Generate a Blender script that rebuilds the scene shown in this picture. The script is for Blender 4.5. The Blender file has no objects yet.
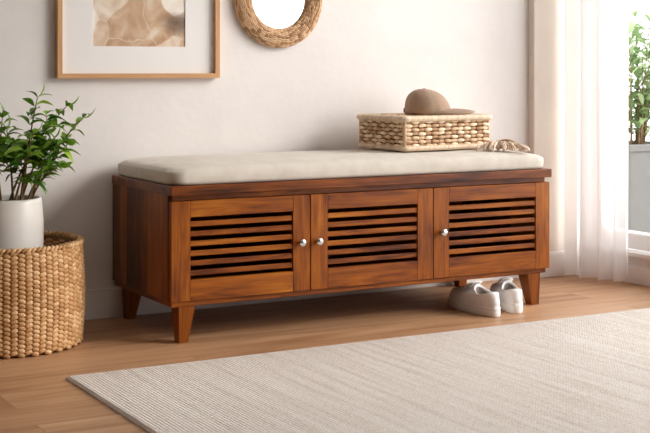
import bpy, bmesh, math, random
from mathutils import Vector, Matrix, noise
random.seed(7)
PI = math.pi
C = bpy.context.scene.collection
sc = bpy.context.scene

# ------------------------------------------------------------------ helpers
def link(o, parent=None):
    C.objects.link(o)
    if parent is not None:
        o.parent = parent
    return o

def tag(o, label=None, cat=None, group=None, kind=None):
    if label: o['label'] = label
    if cat: o['category'] = cat
    if group: o['group'] = group
    if kind: o['kind'] = kind
    return o

def thing(name, label, cat, loc=(0, 0, 0), rz=0.0, group=None):
    o = bpy.data.objects.new(name, None)
    o.empty_display_size = .05
    o.location = loc; o.rotation_euler = (0, 0, rz)
    C.objects.link(o)
    return tag(o, label, cat, group)

class MB:
    """collects geometry for ONE mesh, with grain coordinates and a tone per piece"""
    def __init__(s):
        s.v = []; s.f = []; s.g = []; s.t = []
    def add(s, vs, fs, gc=None, tone=.5):
        n = len(s.v)
        s.v += [tuple(p) for p in vs]
        s.f += [tuple(i + n for i in f) for f in fs]
        s.g += [tuple(p) for p in (gc if gc is not None else vs)]
        s.t += [tone] * len(vs)
    def box(s, a, b, ch=.0015, axis=0, tone=None, fn=None):
        a = Vector(a); b = Vector(b); c = (a + b) / 2; h = (b - a) / 2
        ch = min(ch, min(h) * .9)
        idx = {}; vs = []
        for sx in (-1, 1):
            for sy in (-1, 1):
                for sz in (-1, 1):
                    for ax in range(3):
                        sg = (sx, sy, sz); p = []
                        for k in range(3):
                            p.append(c[k] + sg[k] * (h[k] if k == ax else h[k] - ch))
                        idx[(sx, sy, sz, ax)] = len(vs); vs.append(Vector(p))
        fs = []
        for ax in range(3):
            o1, o2 = [k for k in range(3) if k != ax]
            for s0 in (-1, 1):
                q = []
                for (p1, p2) in ((-1, -1), (1, -1), (1, 1), (-1, 1)):
                    sg = [0, 0, 0]; sg[ax] = s0; sg[o1] = p1; sg[o2] = p2
                    q.append(idx[(*sg, ax)])
                fs.append(q)
            for p1 in (-1, 1):
                for p2 in (-1, 1):
                    A = [0, 0, 0]; A[ax] = -1; A[o1] = p1; A[o2] = p2
                    B = list(A); B[ax] = 1
                    fs.append([idx[(*A, o1)], idx[(*B, o1)], idx[(*B, o2)], idx[(*A, o2)]])
        for sx in (-1, 1):
            for sy in (-1, 1):
                for sz in (-1, 1):
                    fs.append([idx[(sx, sy, sz, k)] for k in range(3)])
        off = Vector((random.uniform(-9, 9), random.uniform(-9, 9), random.uniform(-9, 9)))
        perm = {0: (0, 1, 2), 1: (1, 0, 2), 2: (2, 1, 0)}[axis]
        gc = [Vector((p[perm[0]], p[perm[1]], p[perm[2]])) + off for p in vs]
        if fn: vs = [fn(p) for p in vs]
        s.add(vs, fs, gc, random.random() if tone is None else tone)
    def tube(s, pts, r, n=8, tone=.5, cap=True):
        pts = [Vector(p) for p in pts]; m = len(pts)
        rs = r if isinstance(r, (list, tuple)) else [r] * m
        vs = []; fs = []
        T = (pts[1] - pts[0]).normalized()
        N = T.orthogonal().normalized()
        for i, p in enumerate(pts):
            T = (pts[min(i + 1, m - 1)] - pts[max(i - 1, 0)]).normalized()
            N = (N - T * N.dot(T)).normalized(); B = T.cross(N)
            for k in range(n):
                a = 2 * PI * k / n
                vs.append(p + (N * math.cos(a) + B * math.sin(a)) * rs[i])
        for i in range(m - 1):
            for k in range(n):
                fs.append((i * n + k, i * n + (k + 1) % n, (i + 1) * n + (k + 1) % n, (i + 1) * n + k))
        if cap:
            fs.append(tuple(range(n))[::-1]); fs.append(tuple((m - 1) * n + k for k in range(n)))
        s.add(vs, fs, None, tone)
    def lathe(s, prof, n=48, c=(0, 0, 0), tone=.5, close=False):
        vs = []; fs = []; m = len(prof)
        for (r, z) in prof:
            for k in range(n):
                a = 2 * PI * k / n
                vs.append((c[0] + r * math.cos(a), c[1] + r * math.sin(a), c[2] + z))
        for i in range(m - 1):
            for k in range(n):
                fs.append((i * n + k, i * n + (k + 1) % n, (i + 1) * n + (k + 1) % n, (i + 1) * n + k))
        fs.append(tuple(range(n))[::-1]); fs.append(tuple((m - 1) * n + k for k in range(n)))
        s.add(vs, fs, None, tone)
    def blob(s, c, t, n, b, tone=None, nu=8, nv=4):
        """soft strand bump: half-axis vectors t (long), n (outward), b (side)"""
        c = Vector(c); vs = [c - t]; fs = []
        for i in range(1, nv + 1):
            a = PI * i / (nv + 1)
            # squarer than an ellipsoid so that neighbouring strands meet
            ct = -math.cos(a); st = math.sin(a) ** .6
            for k in range(nu):
                p = 2 * PI * k / nu
                vs.append(c + t * ct + n * (st * math.cos(p)) + b * (st * math.sin(p)))
        vs.append(c + t); L = len(vs) - 1
        for k in range(nu):
            fs.append((0, 1 + (k + 1) % nu, 1 + k)); fs.append((L, L - nu + k, L - nu + (k + 1) % nu))
        for i in range(nv - 1):
            for k in range(nu):
                a0 = 1 + i * nu
                fs.append((a0 + k, a0 + (k + 1) % nu, a0 + nu + (k + 1) % nu, a0 + nu + k))
        s.add(vs, fs, None, random.random() if tone is None else tone)
    def build(s, name, m, parent=None, smooth=False, loc=None, rz=None):
        me = bpy.data.meshes.new(name)
        me.from_pydata(s.v, [], s.f); me.update()
        bm = bmesh.new(); bm.from_mesh(me)
        bmesh.ops.recalc_face_normals(bm, faces=bm.faces); bm.to_mesh(me); bm.free()
        a = me.attributes.new('gc', 'FLOAT_VECTOR', 'POINT')
        a.data.foreach_set('vector', [x for p in s.g for x in p])
        a = me.attributes.new('tone', 'FLOAT', 'POINT'); a.data.foreach_set('value', s.t)
        if smooth: me.polygons.foreach_set('use_smooth', [True] * len(me.polygons))
        me.materials.append(m)
        o = bpy.data.objects.new(name, me); link(o, parent)
        if loc: o.location = loc
        if rz is not None: o.rotation_euler = (0, 0, rz)
        return o

# ------------------------------------------------------------------ materials
def newmat(name):
    m = bpy.data.materials.new(name); m.use_nodes = True
    nt = m.node_tree; bs = nt.nodes['Principled BSDF']
    return m, nt, bs
def nd(nt, t, **kw):
    n = nt.nodes.new(t)
    for k, v in kw.items():
        if k in n.inputs: n.inputs[k].default_value = v
        else: setattr(n, k, v)
    return n
def ramp(nt, stops, fac):
    r = nt.nodes.new('ShaderNodeValToRGB'); e = r.color_ramp.elements
    while len(e) < len(stops): e.new(.5)
    for i, (p, c) in enumerate(stops):
        e[i].position = p; e[i].color = (*c, 1)
    nt.links.new(fac, r.inputs[0]); return r.outputs[0]
def srgb(r, g, b):
    return tuple(((x / 255) / 12.92 if x / 255 <= .04045 else ((x / 255 + .055) / 1.055) ** 2.4) for x in (r, g, b))
def mapping(nt, src, scale, loc=(0, 0, 0)):
    mp = nt.nodes.new('ShaderNodeMapping'); mp.inputs['Scale'].default_value = scale; mp.inputs['Location'].default_value = loc
    nt.links.new(src, mp.inputs['Vector']); return mp.outputs[0]
def bump(nt, bs, h, strength, dist):
    b = nd(nt, 'ShaderNodeBump', Strength=strength, Distance=dist)
    nt.links.new(h, b.inputs['Height']); nt.links.new(b.outputs[0], bs.inputs['Normal']); return b
def plain(name, col, rough=.5, metal=0, noise_amt=0, nscale=40, b=0, bdist=.001, **kw):
    m, nt, bs = newmat(name)
    bs.inputs['Base Color'].default_value = (*col, 1); bs.inputs['Roughness'].default_value = rough; bs.inputs['Metallic'].default_value = metal
    for k, v in kw.items(): bs.inputs[k].default_value = v
    tc = nd(nt, 'ShaderNodeTexCoord')
    n = nd(nt, 'ShaderNodeTexNoise', Scale=nscale, Detail=4.0); nt.links.new(tc.outputs['Object'], n.inputs['Vector'])
    if noise_amt:
        lo = tuple(c * (1 - noise_amt) for c in col); hi = tuple(min(1, c * (1 + noise_amt)) for c in col)
        nt.links.new(ramp(nt, [(.3, lo), (.7, hi)], n.outputs[0]), bs.inputs['Base Color'])
    if b: bump(nt, bs, n.outputs[0], b, bdist)
    return m

def wood(name, cols, rough=.38, lens=2.6, across=26, streak=.5):
    m, nt, bs = newmat(name)
    at = nd(nt, 'ShaderNodeAttribute', attribute_name='gc'); tn = nd(nt, 'ShaderNodeAttribute', attribute_name='tone')
    v1 = mapping(nt, at.outputs['Vector'], (lens, across, across))
    n1 = nd(nt, 'ShaderNodeTexNoise', Scale=1.0, Detail=6.0, Roughness=.62, Distortion=2.2); nt.links.new(v1, n1.inputs['Vector'])
    v2 = mapping(nt, at.outputs['Vector'], (lens * 3, across * 8, across * 8))
    n2 = nd(nt, 'ShaderNodeTexNoise', Scale=1.0, Detail=3.0); nt.links.new(v2, n2.inputs['Vector'])
    v3 = mapping(nt, at.outputs['Vector'], (lens * 1.4, across * .45, across * .45))
    n3 = nd(nt, 'ShaderNodeTexNoise', Scale=1.0, Detail=2.0, Distortion=.6); nt.links.new(v3, n3.inputs['Vector'])
    def ma(op, a, b):
        x = nd(nt, 'ShaderNodeMath', operation=op)
        for i, q in enumerate((a, b)):
            if isinstance(q, (int, float)): x.inputs[i].default_value = q
            else: nt.links.new(q, x.inputs[i])
        return x.outputs[0]
    s = ma('ADD', ma('MULTIPLY', n1.outputs[0], .72), ma('MULTIPLY', n3.outputs[0], .55))
    s = ma('ADD', s, ma('MULTIPLY', n2.outputs[0], .30))
    s = ma('ADD', s, ma('MULTIPLY', ma('SUBTRACT', tn.outputs['Fac'], .5), streak * .36))
    s = ma('SUBTRACT', s, .275)
    nt.links.new(ramp(nt, cols, s), bs.inputs['Base Color'])
    bs.inputs['Roughness'].default_value = rough; bs.inputs['Specular IOR Level'].default_value = .28
    bump(nt, bs, n2.outputs[0], .12, .0006)
    return m

SHEESHAM = [(.22, srgb(44, 18, 5)), (.36, srgb(86, 38, 7)), (.49, srgb(124, 62, 8)), (.64, srgb(150, 82, 12)), (.82, srgb(178, 110, 28))]
MIDSH = [(.22, srgb(44, 20, 8)), (.36, srgb(84, 40, 12)), (.50, srgb(116, 58, 14)), (.66, srgb(150, 80, 18)), (.85, srgb(172, 102, 28))]
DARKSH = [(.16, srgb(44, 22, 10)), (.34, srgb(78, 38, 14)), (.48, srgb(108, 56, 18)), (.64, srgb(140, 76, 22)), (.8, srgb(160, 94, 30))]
M = {}
M['wood'] = wood('sheesham_honey', SHEESHAM, .36)
M['wood_mid'] = wood('sheesham_mid', MIDSH, .34, 2.2)
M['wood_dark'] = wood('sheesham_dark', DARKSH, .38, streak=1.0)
OAK = [(.3, srgb(176, 128, 84)), (.5, srgb(200, 152, 106)), (.7, srgb(214, 170, 124))]
M['oak'] = wood('pale_oak', OAK, .45, 2, 40)
M['chrome'] = plain('satin_chrome', (.62, .61, .6), .22, 1)
M['white'] = plain('white_paint', srgb(232, 229, 226), .4)
M['upvc'] = plain('window_white', srgb(238, 238, 238), .3)
M['ceramic'] = plain('white_glaze', srgb(226, 221, 215), .3, noise_amt=.03, nscale=25, b=.15, bdist=.002)
M['soil'] = plain('soil', srgb(58, 40, 28), .95, noise_amt=.5, nscale=90, b=.8, bdist=.006)
M['mat_board'] = plain('mat_board', srgb(236, 233, 231), .8)
M['grey_planter'] = plain('planter_grey', srgb(108, 106, 103), .7, noise_amt=.06, nscale=30)
M['deck'] = plain('balcony_tile', srgb(200, 198, 194), .7, noise_amt=.05, nscale=8)
M['stem_brown'] = plain('stem_brown', srgb(118, 92, 56), .8, noise_amt=.3, nscale=120)
M['stem_green'] = plain('stem_green', srgb(104, 124, 52), .7, noise_amt=.2, nscale=120)
M['shoe_white'] = plain('shoe_leather', srgb(240, 237, 234), .5, noise_amt=.02, nscale=60, b=.1, bdist=.0008)
M['shoe_sole'] = plain('shoe_rubber', srgb(243, 241, 238), .55)
M['shoe_in'] = plain('shoe_lining', srgb(150, 140, 132), .9)
M['lace'] = plain('shoe_lace', srgb(232, 228, 224), .8)
M['shoe_tan'] = plain('tan_leather', srgb(172, 120, 88), .6)
M['cap'] = plain('cap_cotton', srgb(162, 137, 116), .9, noise_amt=.08, nscale=160, b=.25, bdist=.0008)
M['cap_dark'] = plain('cap_strap', srgb(58, 42, 34), .6)
M['weave_dark'] = plain('weave_core', srgb(112, 74, 40), .9, noise_amt=.2)
M['weave_dark2'] = plain('wicker_core', srgb(104, 66, 38), .9, noise_amt=.2)

def strand(name, c0, c1, c2, rough=.6):
    m, nt, bs = newmat(name)
    tn = nd(nt, 'ShaderNodeAttribute', attribute_name='tone'); tc = nd(nt, 'ShaderNodeTexCoord')
    n = nd(nt, 'ShaderNodeTexNoise', Scale=260.0, Detail=3.0); nt.links.new(tc.outputs['Object'], n.inputs['Vector'])
    a = nd(nt, 'ShaderNodeMath', operation='MULTIPLY_ADD'); nt.links.new(n.outputs[0], a.inputs[0]); a.inputs[1].default_value = .6
    nt.links.new(tn.outputs['Fac'], a.inputs[2])
    nt.links.new(ramp(nt, [(.3, c0), (.75, c1), (1.0, c2)], a.outputs[0]), bs.inputs['Base Color'])
    bs.inputs['Roughness'].default_value = rough
    bump(nt, bs, n.outputs[0], .3, .001)
    return m
M['hyacinth'] = strand('water_hyacinth', srgb(162, 116, 68), srgb(194, 148, 98), srgb(216, 176, 128))
M['wicker_pale'] = strand('pale_wicker', srgb(170, 128, 88), srgb(218, 186, 150), srgb(240, 218, 188))
M['rim_pale'] = strand('pale_rope', srgb(200, 172, 142), srgb(214, 190, 162), srgb(226, 204, 178))
M['wicker_brown'] = strand('brown_wicker', srgb(158, 116, 78), srgb(200, 158, 116), srgb(226, 190, 150))
M['fringe'] = strand('fringe_cotton', srgb(206, 178, 152), srgb(226, 204, 182), srgb(240, 224, 208), .9)

def leafmat(name, c0, c1, c2):
    m, nt, bs = newmat(name)
    tn = nd(nt, 'ShaderNodeAttribute', attribute_name='tone')
    col = ramp(nt, [(0, c0), (.55, c1), (1, c2)], tn.outputs['Fac'])
    nt.links.new(col, bs.inputs['Base Color']); bs.inputs['Roughness'].default_value = .42
    tr = nd(nt, 'ShaderNodeBsdfTranslucent'); nt.links.new(col, tr.inputs['Color'])
    mx = nd(nt, 'ShaderNodeMixShader'); mx.inputs[0].default_value = .3
    out = nt.nodes['Material Output']
    nt.links.new(bs.outputs[0], mx.inputs[1]); nt.links.new(tr.outputs[0], mx.inputs[2]); nt.links.new(mx.outputs[0], out.inputs['Surface'])
    return m
M['leaf'] = leafmat('leaf_green', srgb(56, 100, 24), srgb(112, 160, 44), srgb(172, 204, 74))
M['leaf_out'] = leafmat('leaf_outdoor', srgb(110, 136, 88), srgb(150, 176, 120), srgb(200, 214, 170))

# linen
m, nt, bs = newmat('linen'); tc = nd(nt, 'ShaderNodeTexCoord')
w1 = nd(nt, 'ShaderNodeTexWave', wave_type='BANDS', bands_direction='X', Scale=260.0, Distortion=.6)
w2 = nd(nt, 'ShaderNodeTexWave', wave_type='BANDS', bands_direction='Y', Scale=260.0, Distortion=.6)
nz = nd(nt, 'ShaderNodeTexNoise', Scale=22.0, Detail=6.0)
for x in (w1, w2, nz): nt.links.new(tc.outputs['Object'], x.inputs['Vector'])
ad = nd(nt, 'ShaderNodeMath', operation='ADD'); nt.links.new(w1.outputs['Fac'], ad.inputs[0]); nt.links.new(w2.outputs['Fac'], ad.inputs[1])
nt.links.new(ramp(nt, [(.3, srgb(198, 189, 176)), (.7, srgb(211, 203, 192))], nz.outputs[0]), bs.inputs['Base Color'])
bs.inputs['Roughness'].default_value = .92; bs.inputs['Sheen Weight'].default_value = .2
bump(nt, bs, ad.outputs[0], .18, .0008); M['linen'] = m

# wall plaster
def plaster(name, col):
    m, nt, bs = newmat(name); tc = nd(nt, 'ShaderNodeTexCoord')
    a = nd(nt, 'ShaderNodeTexNoise', Scale=5.0, Detail=8.0, Roughness=.65); b = nd(nt, 'ShaderNodeTexNoise', Scale=38.0, Detail=6.0)
    for x in (a, b): nt.links.new(tc.outputs['Object'], x.inputs['Vector'])
    nt.links.new(ramp(nt, [(.35, tuple(c * .965 for c in col)), (.65, tuple(c * 1.02 for c in col))], a.outputs[0]), bs.inputs['Base Color'])
    s = nd(nt, 'ShaderNodeMath', operation='ADD'); nt.links.new(a.outputs[0], s.inputs[0]); nt.links.new(b.outputs[0], s.inputs[1])
    bs.inputs['Roughness'].default_value = .85; bump(nt, bs, s.outputs[0], .16, .004); return m
M['wall'] = plaster('wall_plaster', srgb(232, 227, 224))
M['wall2'] = plaster('trim_plaster', srgb(222, 211, 200))
M['wall_far'] = plain('far_wall_bounce_cut', srgb(112, 104, 97), .9)  # unseen left and front walls, colour darkened to cut bounce light
M['ceil'] = plain('ceiling_paint', srgb(238, 236, 233), .9)

# floor boards
m, nt, bs = newmat('floor_wood'); tc = nd(nt, 'ShaderNodeTexCoord')
br = nd(nt, 'ShaderNodeTexBrick', offset=.37, Scale=1.0)
br.inputs['Brick Width'].default_value = 1.6; br.inputs['Row Height'].default_value = .165; br.inputs['Mortar Size'].default_value = .0012
br.inputs['Mortar Smooth'].default_value = .3
br.inputs['Color1'].default_value = (0, 0, 0, 1); br.inputs['Color2'].default_value = (1, 1, 1, 1); br.inputs['Mortar'].default_value = (.5, .5, .5, 1)
nt.links.new(tc.outputs['Object'], br.inputs['Vector'])
sh = nd(nt, 'ShaderNodeVectorMath', operation='MULTIPLY_ADD')
nt.links.new(br.outputs['Color'], sh.inputs[0]); sh.inputs[1].default_value = (7, 5, 3); nt.links.new(tc.outputs['Object'], sh.inputs[2])
n1 = nd(nt, 'ShaderNodeTexNoise', Scale=1.0, Detail=7.0, Roughness=.6, Distortion=1.0); nt.links.new(mapping(nt, sh.outputs[0], (1.1, 13, 13)), n1.inputs['Vector'])
n2 = nd(nt, 'ShaderNodeTexNoise', Scale=1.0, Detail=4.0); nt.links.new(mapping(nt, sh.outputs[0], (5, 120, 120)), n2.inputs['Vector'])
mx = nd(nt, 'ShaderNodeMath', operation='MULTIPLY_ADD'); nt.links.new(n2.outputs[0], mx.inputs[0]); mx.inputs[1].default_value = .25; nt.links.new(n1.outputs[0], mx.inputs[2])
mx2 = nd(nt, 'ShaderNodeMath', operation='MULTIPLY_ADD'); nt.links.new(br.outputs['Color'], mx2.inputs[0]); mx2.inputs[1].default_value = .10; nt.links.new(mx.outputs[0], mx2.inputs[2])
col = ramp(nt, [(.38, srgb(124, 85, 54)), (.56, srgb(162, 118, 82)), (.72, srgb(184, 141, 104)), (.9, srgb(198, 157, 122))], mx2.outputs[0])
mm = nd(nt, 'ShaderNodeMix', data_type='RGBA'); nt.links.new(br.outputs['Fac'], mm.inputs['Factor']); nt.links.new(col, mm.inputs[6]); mm.inputs[7].default_value = (*srgb(136, 98, 68), 1)
nt.links.new(mm.outputs[2], bs.inputs['Base Color'])
bs.inputs['Roughness'].default_value = .42; bump(nt, bs, n2.outputs[0], .08, .001)
M['floor'] = m

# rug wool
m, nt, bs = newmat('rug_wool'); tc = nd(nt, 'ShaderNodeTexCoord')
wv = nd(nt, 'ShaderNodeTexWave', wave_type='BANDS', bands_direction='Y', Scale=28.0, Distortion=1.5, Detail=2.0)
nt.links.new(mapping(nt, tc.outputs['Object'], (1, 1, 1)), wv.inputs['Vector'])
nz = nd(nt, 'ShaderNodeTexNoise', Scale=1.0, Detail=5.0); nt.links.new(mapping(nt, tc.outputs['Object'], (160, 90, 90)), nz.inputs['Vector'])
nb = nd(nt, 'ShaderNodeTexNoise', Scale=1.0, Detail=3.0); nt.links.new(mapping(nt, tc.outputs['Object'], (45, 2.2, 1)), nb.inputs['Vector'])
a = nd(nt, 'ShaderNodeMath', operation='MULTIPLY_ADD'); nt.links.new(nz.outputs[0], a.inputs[0]); a.inputs[1].default_value = .6; nt.links.new(nb.outputs[0], a.inputs[2])
nt.links.new(ramp(nt, [(.45, srgb(214, 202, 190)), (.75, srgb(240, 231, 222)), (1.0, srgb(248, 242, 235))], a.outputs[0]), bs.inputs['Base Color'])
bs.inputs['Roughness'].default_value = .95
h = nd(nt, 'ShaderNodeMath', operation='ADD'); nt.links.new(wv.outputs['Fac'], h.inputs[0]); nt.links.new(nz.outputs[0], h.inputs[1])
bump(nt, bs, h.outputs[0], .6, .003); M['rug'] = m

# sheer curtain
m, nt, bs = newmat('sheer_voile'); out = nt.nodes['Material Output']
bs.inputs['Base Color'].default_value = (*srgb(236, 232, 230), 1); bs.inputs['Roughness'].default_value = .9
tr = nd(nt, 'ShaderNodeBsdfTranslucent'); tr.inputs['Color'].default_value = (*srgb(250, 248, 248), 1)
tp = nd(nt, 'ShaderNodeBsdfTransparent')
tc = nd(nt, 'ShaderNodeTexCoord'); wv = nd(nt, 'ShaderNodeTexNoise', Scale=300.0); nt.links.new(tc.outputs['Object'], wv.inputs['Vector'])
bump(nt, bs, wv.outputs[0], .1, .0005)
a = nd(nt, 'ShaderNodeMixShader'); a.inputs[0].default_value = .76; nt.links.new(bs.outputs[0], a.inputs[1]); nt.links.new(tr.outputs[0], a.inputs[2])
b = nd(nt, 'ShaderNodeMixShader'); b.inputs[0].default_value = .20; nt.links.new(a.outputs[0], b.inputs[1]); nt.links.new(tp.outputs[0], b.inputs[2])
nt.links.new(b.outputs[0], out.inputs['Surface']); M['sheer'] = m

# window glass and mirror
m, nt, bs = newmat('clear_glass'); out = nt.nodes['Material Output']
tp = nd(nt, 'ShaderNodeBsdfTransparent'); gl = nd(nt, 'ShaderNodeBsdfGlossy', Roughness=.02); lw = nd(nt, 'ShaderNodeLayerWeight', Blend=.5); fr = nd(nt, 'ShaderNodeMath', operation='POWER'); nt.links.new(lw.outputs['Facing'], fr.inputs[0]); fr.inputs[1].default_value = 5.0
a = nd(nt, 'ShaderNodeMixShader'); nt.links.new(fr.outputs[0], a.inputs[0]); nt.links.new(tp.outputs[0], a.inputs[1]); nt.links.new(gl.outputs[0], a.inputs[2])
nt.links.new(a.outputs[0], out.inputs['Surface']); M['glass'] = m
M['mirror'] = plain('mirror_silver', (.9, .9, .9), .02, 1)

# artwork: abstract watercolour washes in sand and umber
m, nt, bs = newmat('watercolour'); tc = nd(nt, 'ShaderNodeTexCoord')
wn = nd(nt, 'ShaderNodeTexNoise', Scale=5.0, Detail=4.0); nt.links.new(tc.outputs['Object'], wn.inputs['Vector'])
dv = nd(nt, 'ShaderNodeVectorMath', operation='MULTIPLY_ADD'); nt.links.new(wn.outputs['Color'], dv.inputs[0]); dv.inputs[1].default_value = (.14, .14, .14); nt.links.new(tc.outputs['Object'], dv.inputs[2])
vo = nd(nt, 'ShaderNodeTexVoronoi', feature='DISTANCE_TO_EDGE', Scale=9.0); nt.links.new(dv.outputs[0], vo.inputs['Vector'])
vc = nd(nt, 'ShaderNodeTexVoronoi', feature='SMOOTH_F1', Scale=9.0, Smoothness=.15); nt.links.new(dv.outputs[0], vc.inputs['Vector'])
n2 = nd(nt, 'ShaderNodeTexNoise', Scale=11.0, Detail=6.0, Distortion=.8); nt.links.new(tc.outputs['Object'], n2.inputs['Vector'])
sp = nd(nt, 'ShaderNodeSeparateColor'); nt.links.new(vc.outputs['Color'], sp.inputs[0])
a = nd(nt, 'ShaderNodeMath', operation='MULTIPLY_ADD'); nt.links.new(sp.outputs[0], a.inputs[0]); a.inputs[1].default_value = .45; nt.links.new(n2.outputs[0], a.inputs[2])
base = ramp(nt, [(.42, srgb(186, 148, 116)), (.58, srgb(206, 176, 148)), (.72, srgb(226, 208, 188)), (.9, srgb(240, 232, 222))], a.outputs[0])
ed = ramp(nt, [(0, (.6, .6, .6)), (.022, (0, 0, 0))], vo.outputs['Distance'])
m1 = nd(nt, 'ShaderNodeMix', data_type='RGBA'); nt.links.new(ed, m1.inputs['Factor']); nt.links.new(base, m1.inputs[6]); m1.inputs[7].default_value = (*srgb(234, 220, 202), 1)
# one dark umber bloom on the right side
sx = nd(nt, 'ShaderNodeMapping'); sx.inputs['Location'].default_value = (-1.41, 0, -10.5); sx.inputs['Scale'].default_value = (6, 0, 11)
nt.links.new(tc.outputs['Object'], sx.inputs['Vector'])
ws = nd(nt, 'ShaderNodeVectorMath', operation='MULTIPLY_ADD'); nt.links.new(wn.outputs['Color'], ws.inputs[0]); ws.inputs[1].default_value = (1.1, 1.1, 1.1); nt.links.new(sx.outputs[0], ws.inputs[2])
ln = nd(nt, 'ShaderNodeVectorMath', operation='DISTANCE'); nt.links.new(ws.outputs[0], ln.inputs[0]); ln.inputs[1].default_value = (.55, .55, .55)
dk = ramp(nt, [(0, (.95, .95, .95)), (.25, (.75, .75, .75)), (.55, (0, 0, 0))], ln.outputs['Value'])
m2 = nd(nt, 'ShaderNodeMix', data_type='RGBA'); nt.links.new(dk, m2.inputs['Factor']); nt.links.new(m1.outputs[2], m2.inputs[6]); m2.inputs[7].default_value = (*srgb(104, 78, 62), 1)
nt.links.new(m2.outputs[2], bs.inputs['Base Color']); bs.inputs['Roughness'].default_value = .85; M['art'] = m

# ------------------------------------------------------------------ room
XR, XL, YF, ZC = 1.955, -2.7, -5.6, 2.6
W0, W1, WZ0, WZ1 = -3.3, -.055, .12, 2.36          # window opening in the right wall
def struct(name, mb, m, **k):
    o = mb.build(name, m, **k); o['kind'] = 'structure'; return o
b = MB(); b.box((XL - .15, YF - .15, -.1), (XR + .15, .15, 0), .001); struct('floor', b, M['floor'])
b = MB(); b.box((XL - .15, YF - .15, ZC), (XR + .15, .15, ZC + .1), .001); struct('ceiling', b, M['ceil'])
b = MB(); b.box((XL - .15, 0, 0), (XR + .15, .15, ZC), .001); struct('wall_back', b, M['wall'])
b = MB(); b.box((XL - .15, YF, 0), (XL, 0, ZC), .001); struct('wall_left', b, M['wall_far'])
b = MB(); b.box((XL - .15, YF - .15, 0), (XR + .15, YF, ZC), .001); struct('wall_front', b, M['wall_far'])
b = MB()
b.box((XR, YF, 0), (XR + .15, 0, WZ0 - .02), 0.001); b.box((XR, YF, WZ1), (XR + .15, 0, ZC), .001)
b.box((XR, YF, WZ0 - .02), (XR + .15, W0, WZ1), .001); b.box((XR, W1, WZ0 - .02), (XR + .15, 0, WZ1), .001)
struct('wall_right', b, M['wall'])
def base_prof(b, a, c, h=.095, t=.014):
    b.box(a, c, .003)
b = MB(); b.box((XL + .014, -.014, 0), (1.7005, 0, .088), .002); b.box((XL + .014, -.009, .088), (1.7005, 0, .096), .003)
struct('baseboard_back', b, M['white'])
b = MB(); b.box((XR - .014, YF, 0), (XR, -.055, .070), .002); b.box((XR - .010, YF, .070), (XR, -.055, .078), .003)
struct('baseboard_right', b, M['white'])
b = MB(); b.box((XL, YF, 0), (XL + .014, 0, .088), .002); b.box((XL, YF, .088), (XL + .009, 0, .096), .003)
struct('baseboard_left', b, M['white'])
b = MB(); b.box((1.701, -.036, 0), (XR, 0, ZC), .003); struct('trim_1', b, M['wall2'])
b = MB(); b.box((1.698, -.05, 0), (XR - .014, -.036, .088), .002); b.box((1.698, -.045, .088), (XR - .014, -.036, .096), .003)
struct('trim_2', b, M['white'])

# window: outer frame, two mullions, sill, panes
win = bpy.data.objects.new('window_1', None); C.objects.link(win); win['kind'] = 'structure'; win.location = (XR, (W0 + W1) / 2, WZ0)
def loc_mb(o, off):
    o.location = (-off[0], -off[1], -off[2]); return o
WO = (XR, (W0 + W1) / 2, WZ0)
b = MB(); f0, f1 = XR + .03, XR + .09
b.box((f0, W0, WZ0), (f1, W1, WZ0 + .062), .004); b.box((f0, W0, WZ1 - .06), (f1, W1, WZ1), .004)
for yy in (W0, W1 - .04): b.box((f0, yy, WZ0 + .062), (f1, yy + .04, WZ1 - .06), .004)
for yy in (-1.18, -2.28): b.box((f0, yy - .035, WZ0 + .062), (f1, yy + .035, WZ1 - .06), .004)
loc_mb(b.build('window_frame', M['upvc'], win), WO)
b = MB(); b.box((XR - .022, W0 - .03, WZ0 - .018), (XR + .03, W1 + .03, WZ0), .003); loc_mb(b.build('window_sill', M['upvc'], win), WO)
for (a0, a1) in ((W0 + .04, -2.315), (-2.245, -1.215), (-1.145, W1 - .04)):
    b = MB(); b.box((XR + .057, a0, WZ0 + .062), (XR + .063, a1, WZ1 - .06), .0005); loc_mb(b.build('pane', M['glass'], win), WO)
# balcony outside
b = MB(); b.box((XR + .15, -6.5, -.12), (XR + 3.4, 4.5, -.02), .002); struct('balcony_floor', b, M['deck'])

# ------------------------------------------------------------------ bench
B = thing('shoe_cabinet_bench', 'long low brown sheesham wood shoe cabinet bench with three slatted doors on tapered legs', 'bench', (.7, -.27, 0))
BO = (.7, -.27, 0)
def bp(mb, name, m, parent=B, smooth=False):
    o = mb.build(name, m, parent, smooth)
    if parent is B: loc_mb(o, BO)
    return o
yb, yf, yd = -.0206, -.5181, -.5067
zb, zt, zs, zH = .124, .4182, .4357, .4634
b = MB(); b.box((0, yf, zs), (1.40, yb, zH), .002, 0, .15)
bp(b, 'top_board', M['wood_mid'])
b = MB(); b.box((.012, -.498, zt + .001), (1.385, -.478, zs), .001, 0, .2); bp(b, 'front_rail', M['wood_mid'])
for side in (0, 1):
    b = MB(); x0 = .003 if side == 0 else 1.37; x1 = x0 + .02
    ys = [-.485, -.44, -.325, -.262, -.148, -.088, yb]
    tones = [.5, .95, .45, .05, .7, .2]
    for i in range(6): b.box((x0, ys[i], zb), (x1, ys[i + 1], zs), .0004, 2, tones[i])
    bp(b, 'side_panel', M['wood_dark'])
b = MB(); b.box((.023, -.032, zb), (1.37, yb, zs), .001, 0); bp(b, 'back_panel', M['wood_dark'])
b = MB(); b.box((.023, -.485, zb), (1.37, -.032, zb + .016), .001, 0); bp(b, 'bottom_board', M['wood_dark'])
for x in (.4665, .921):
    b = MB(); b.box((x - .009, -.485, zb + .016), (x + .009, -.032, zs), .001, 1); bp(b, 'divider', M['wood_dark'])
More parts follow.
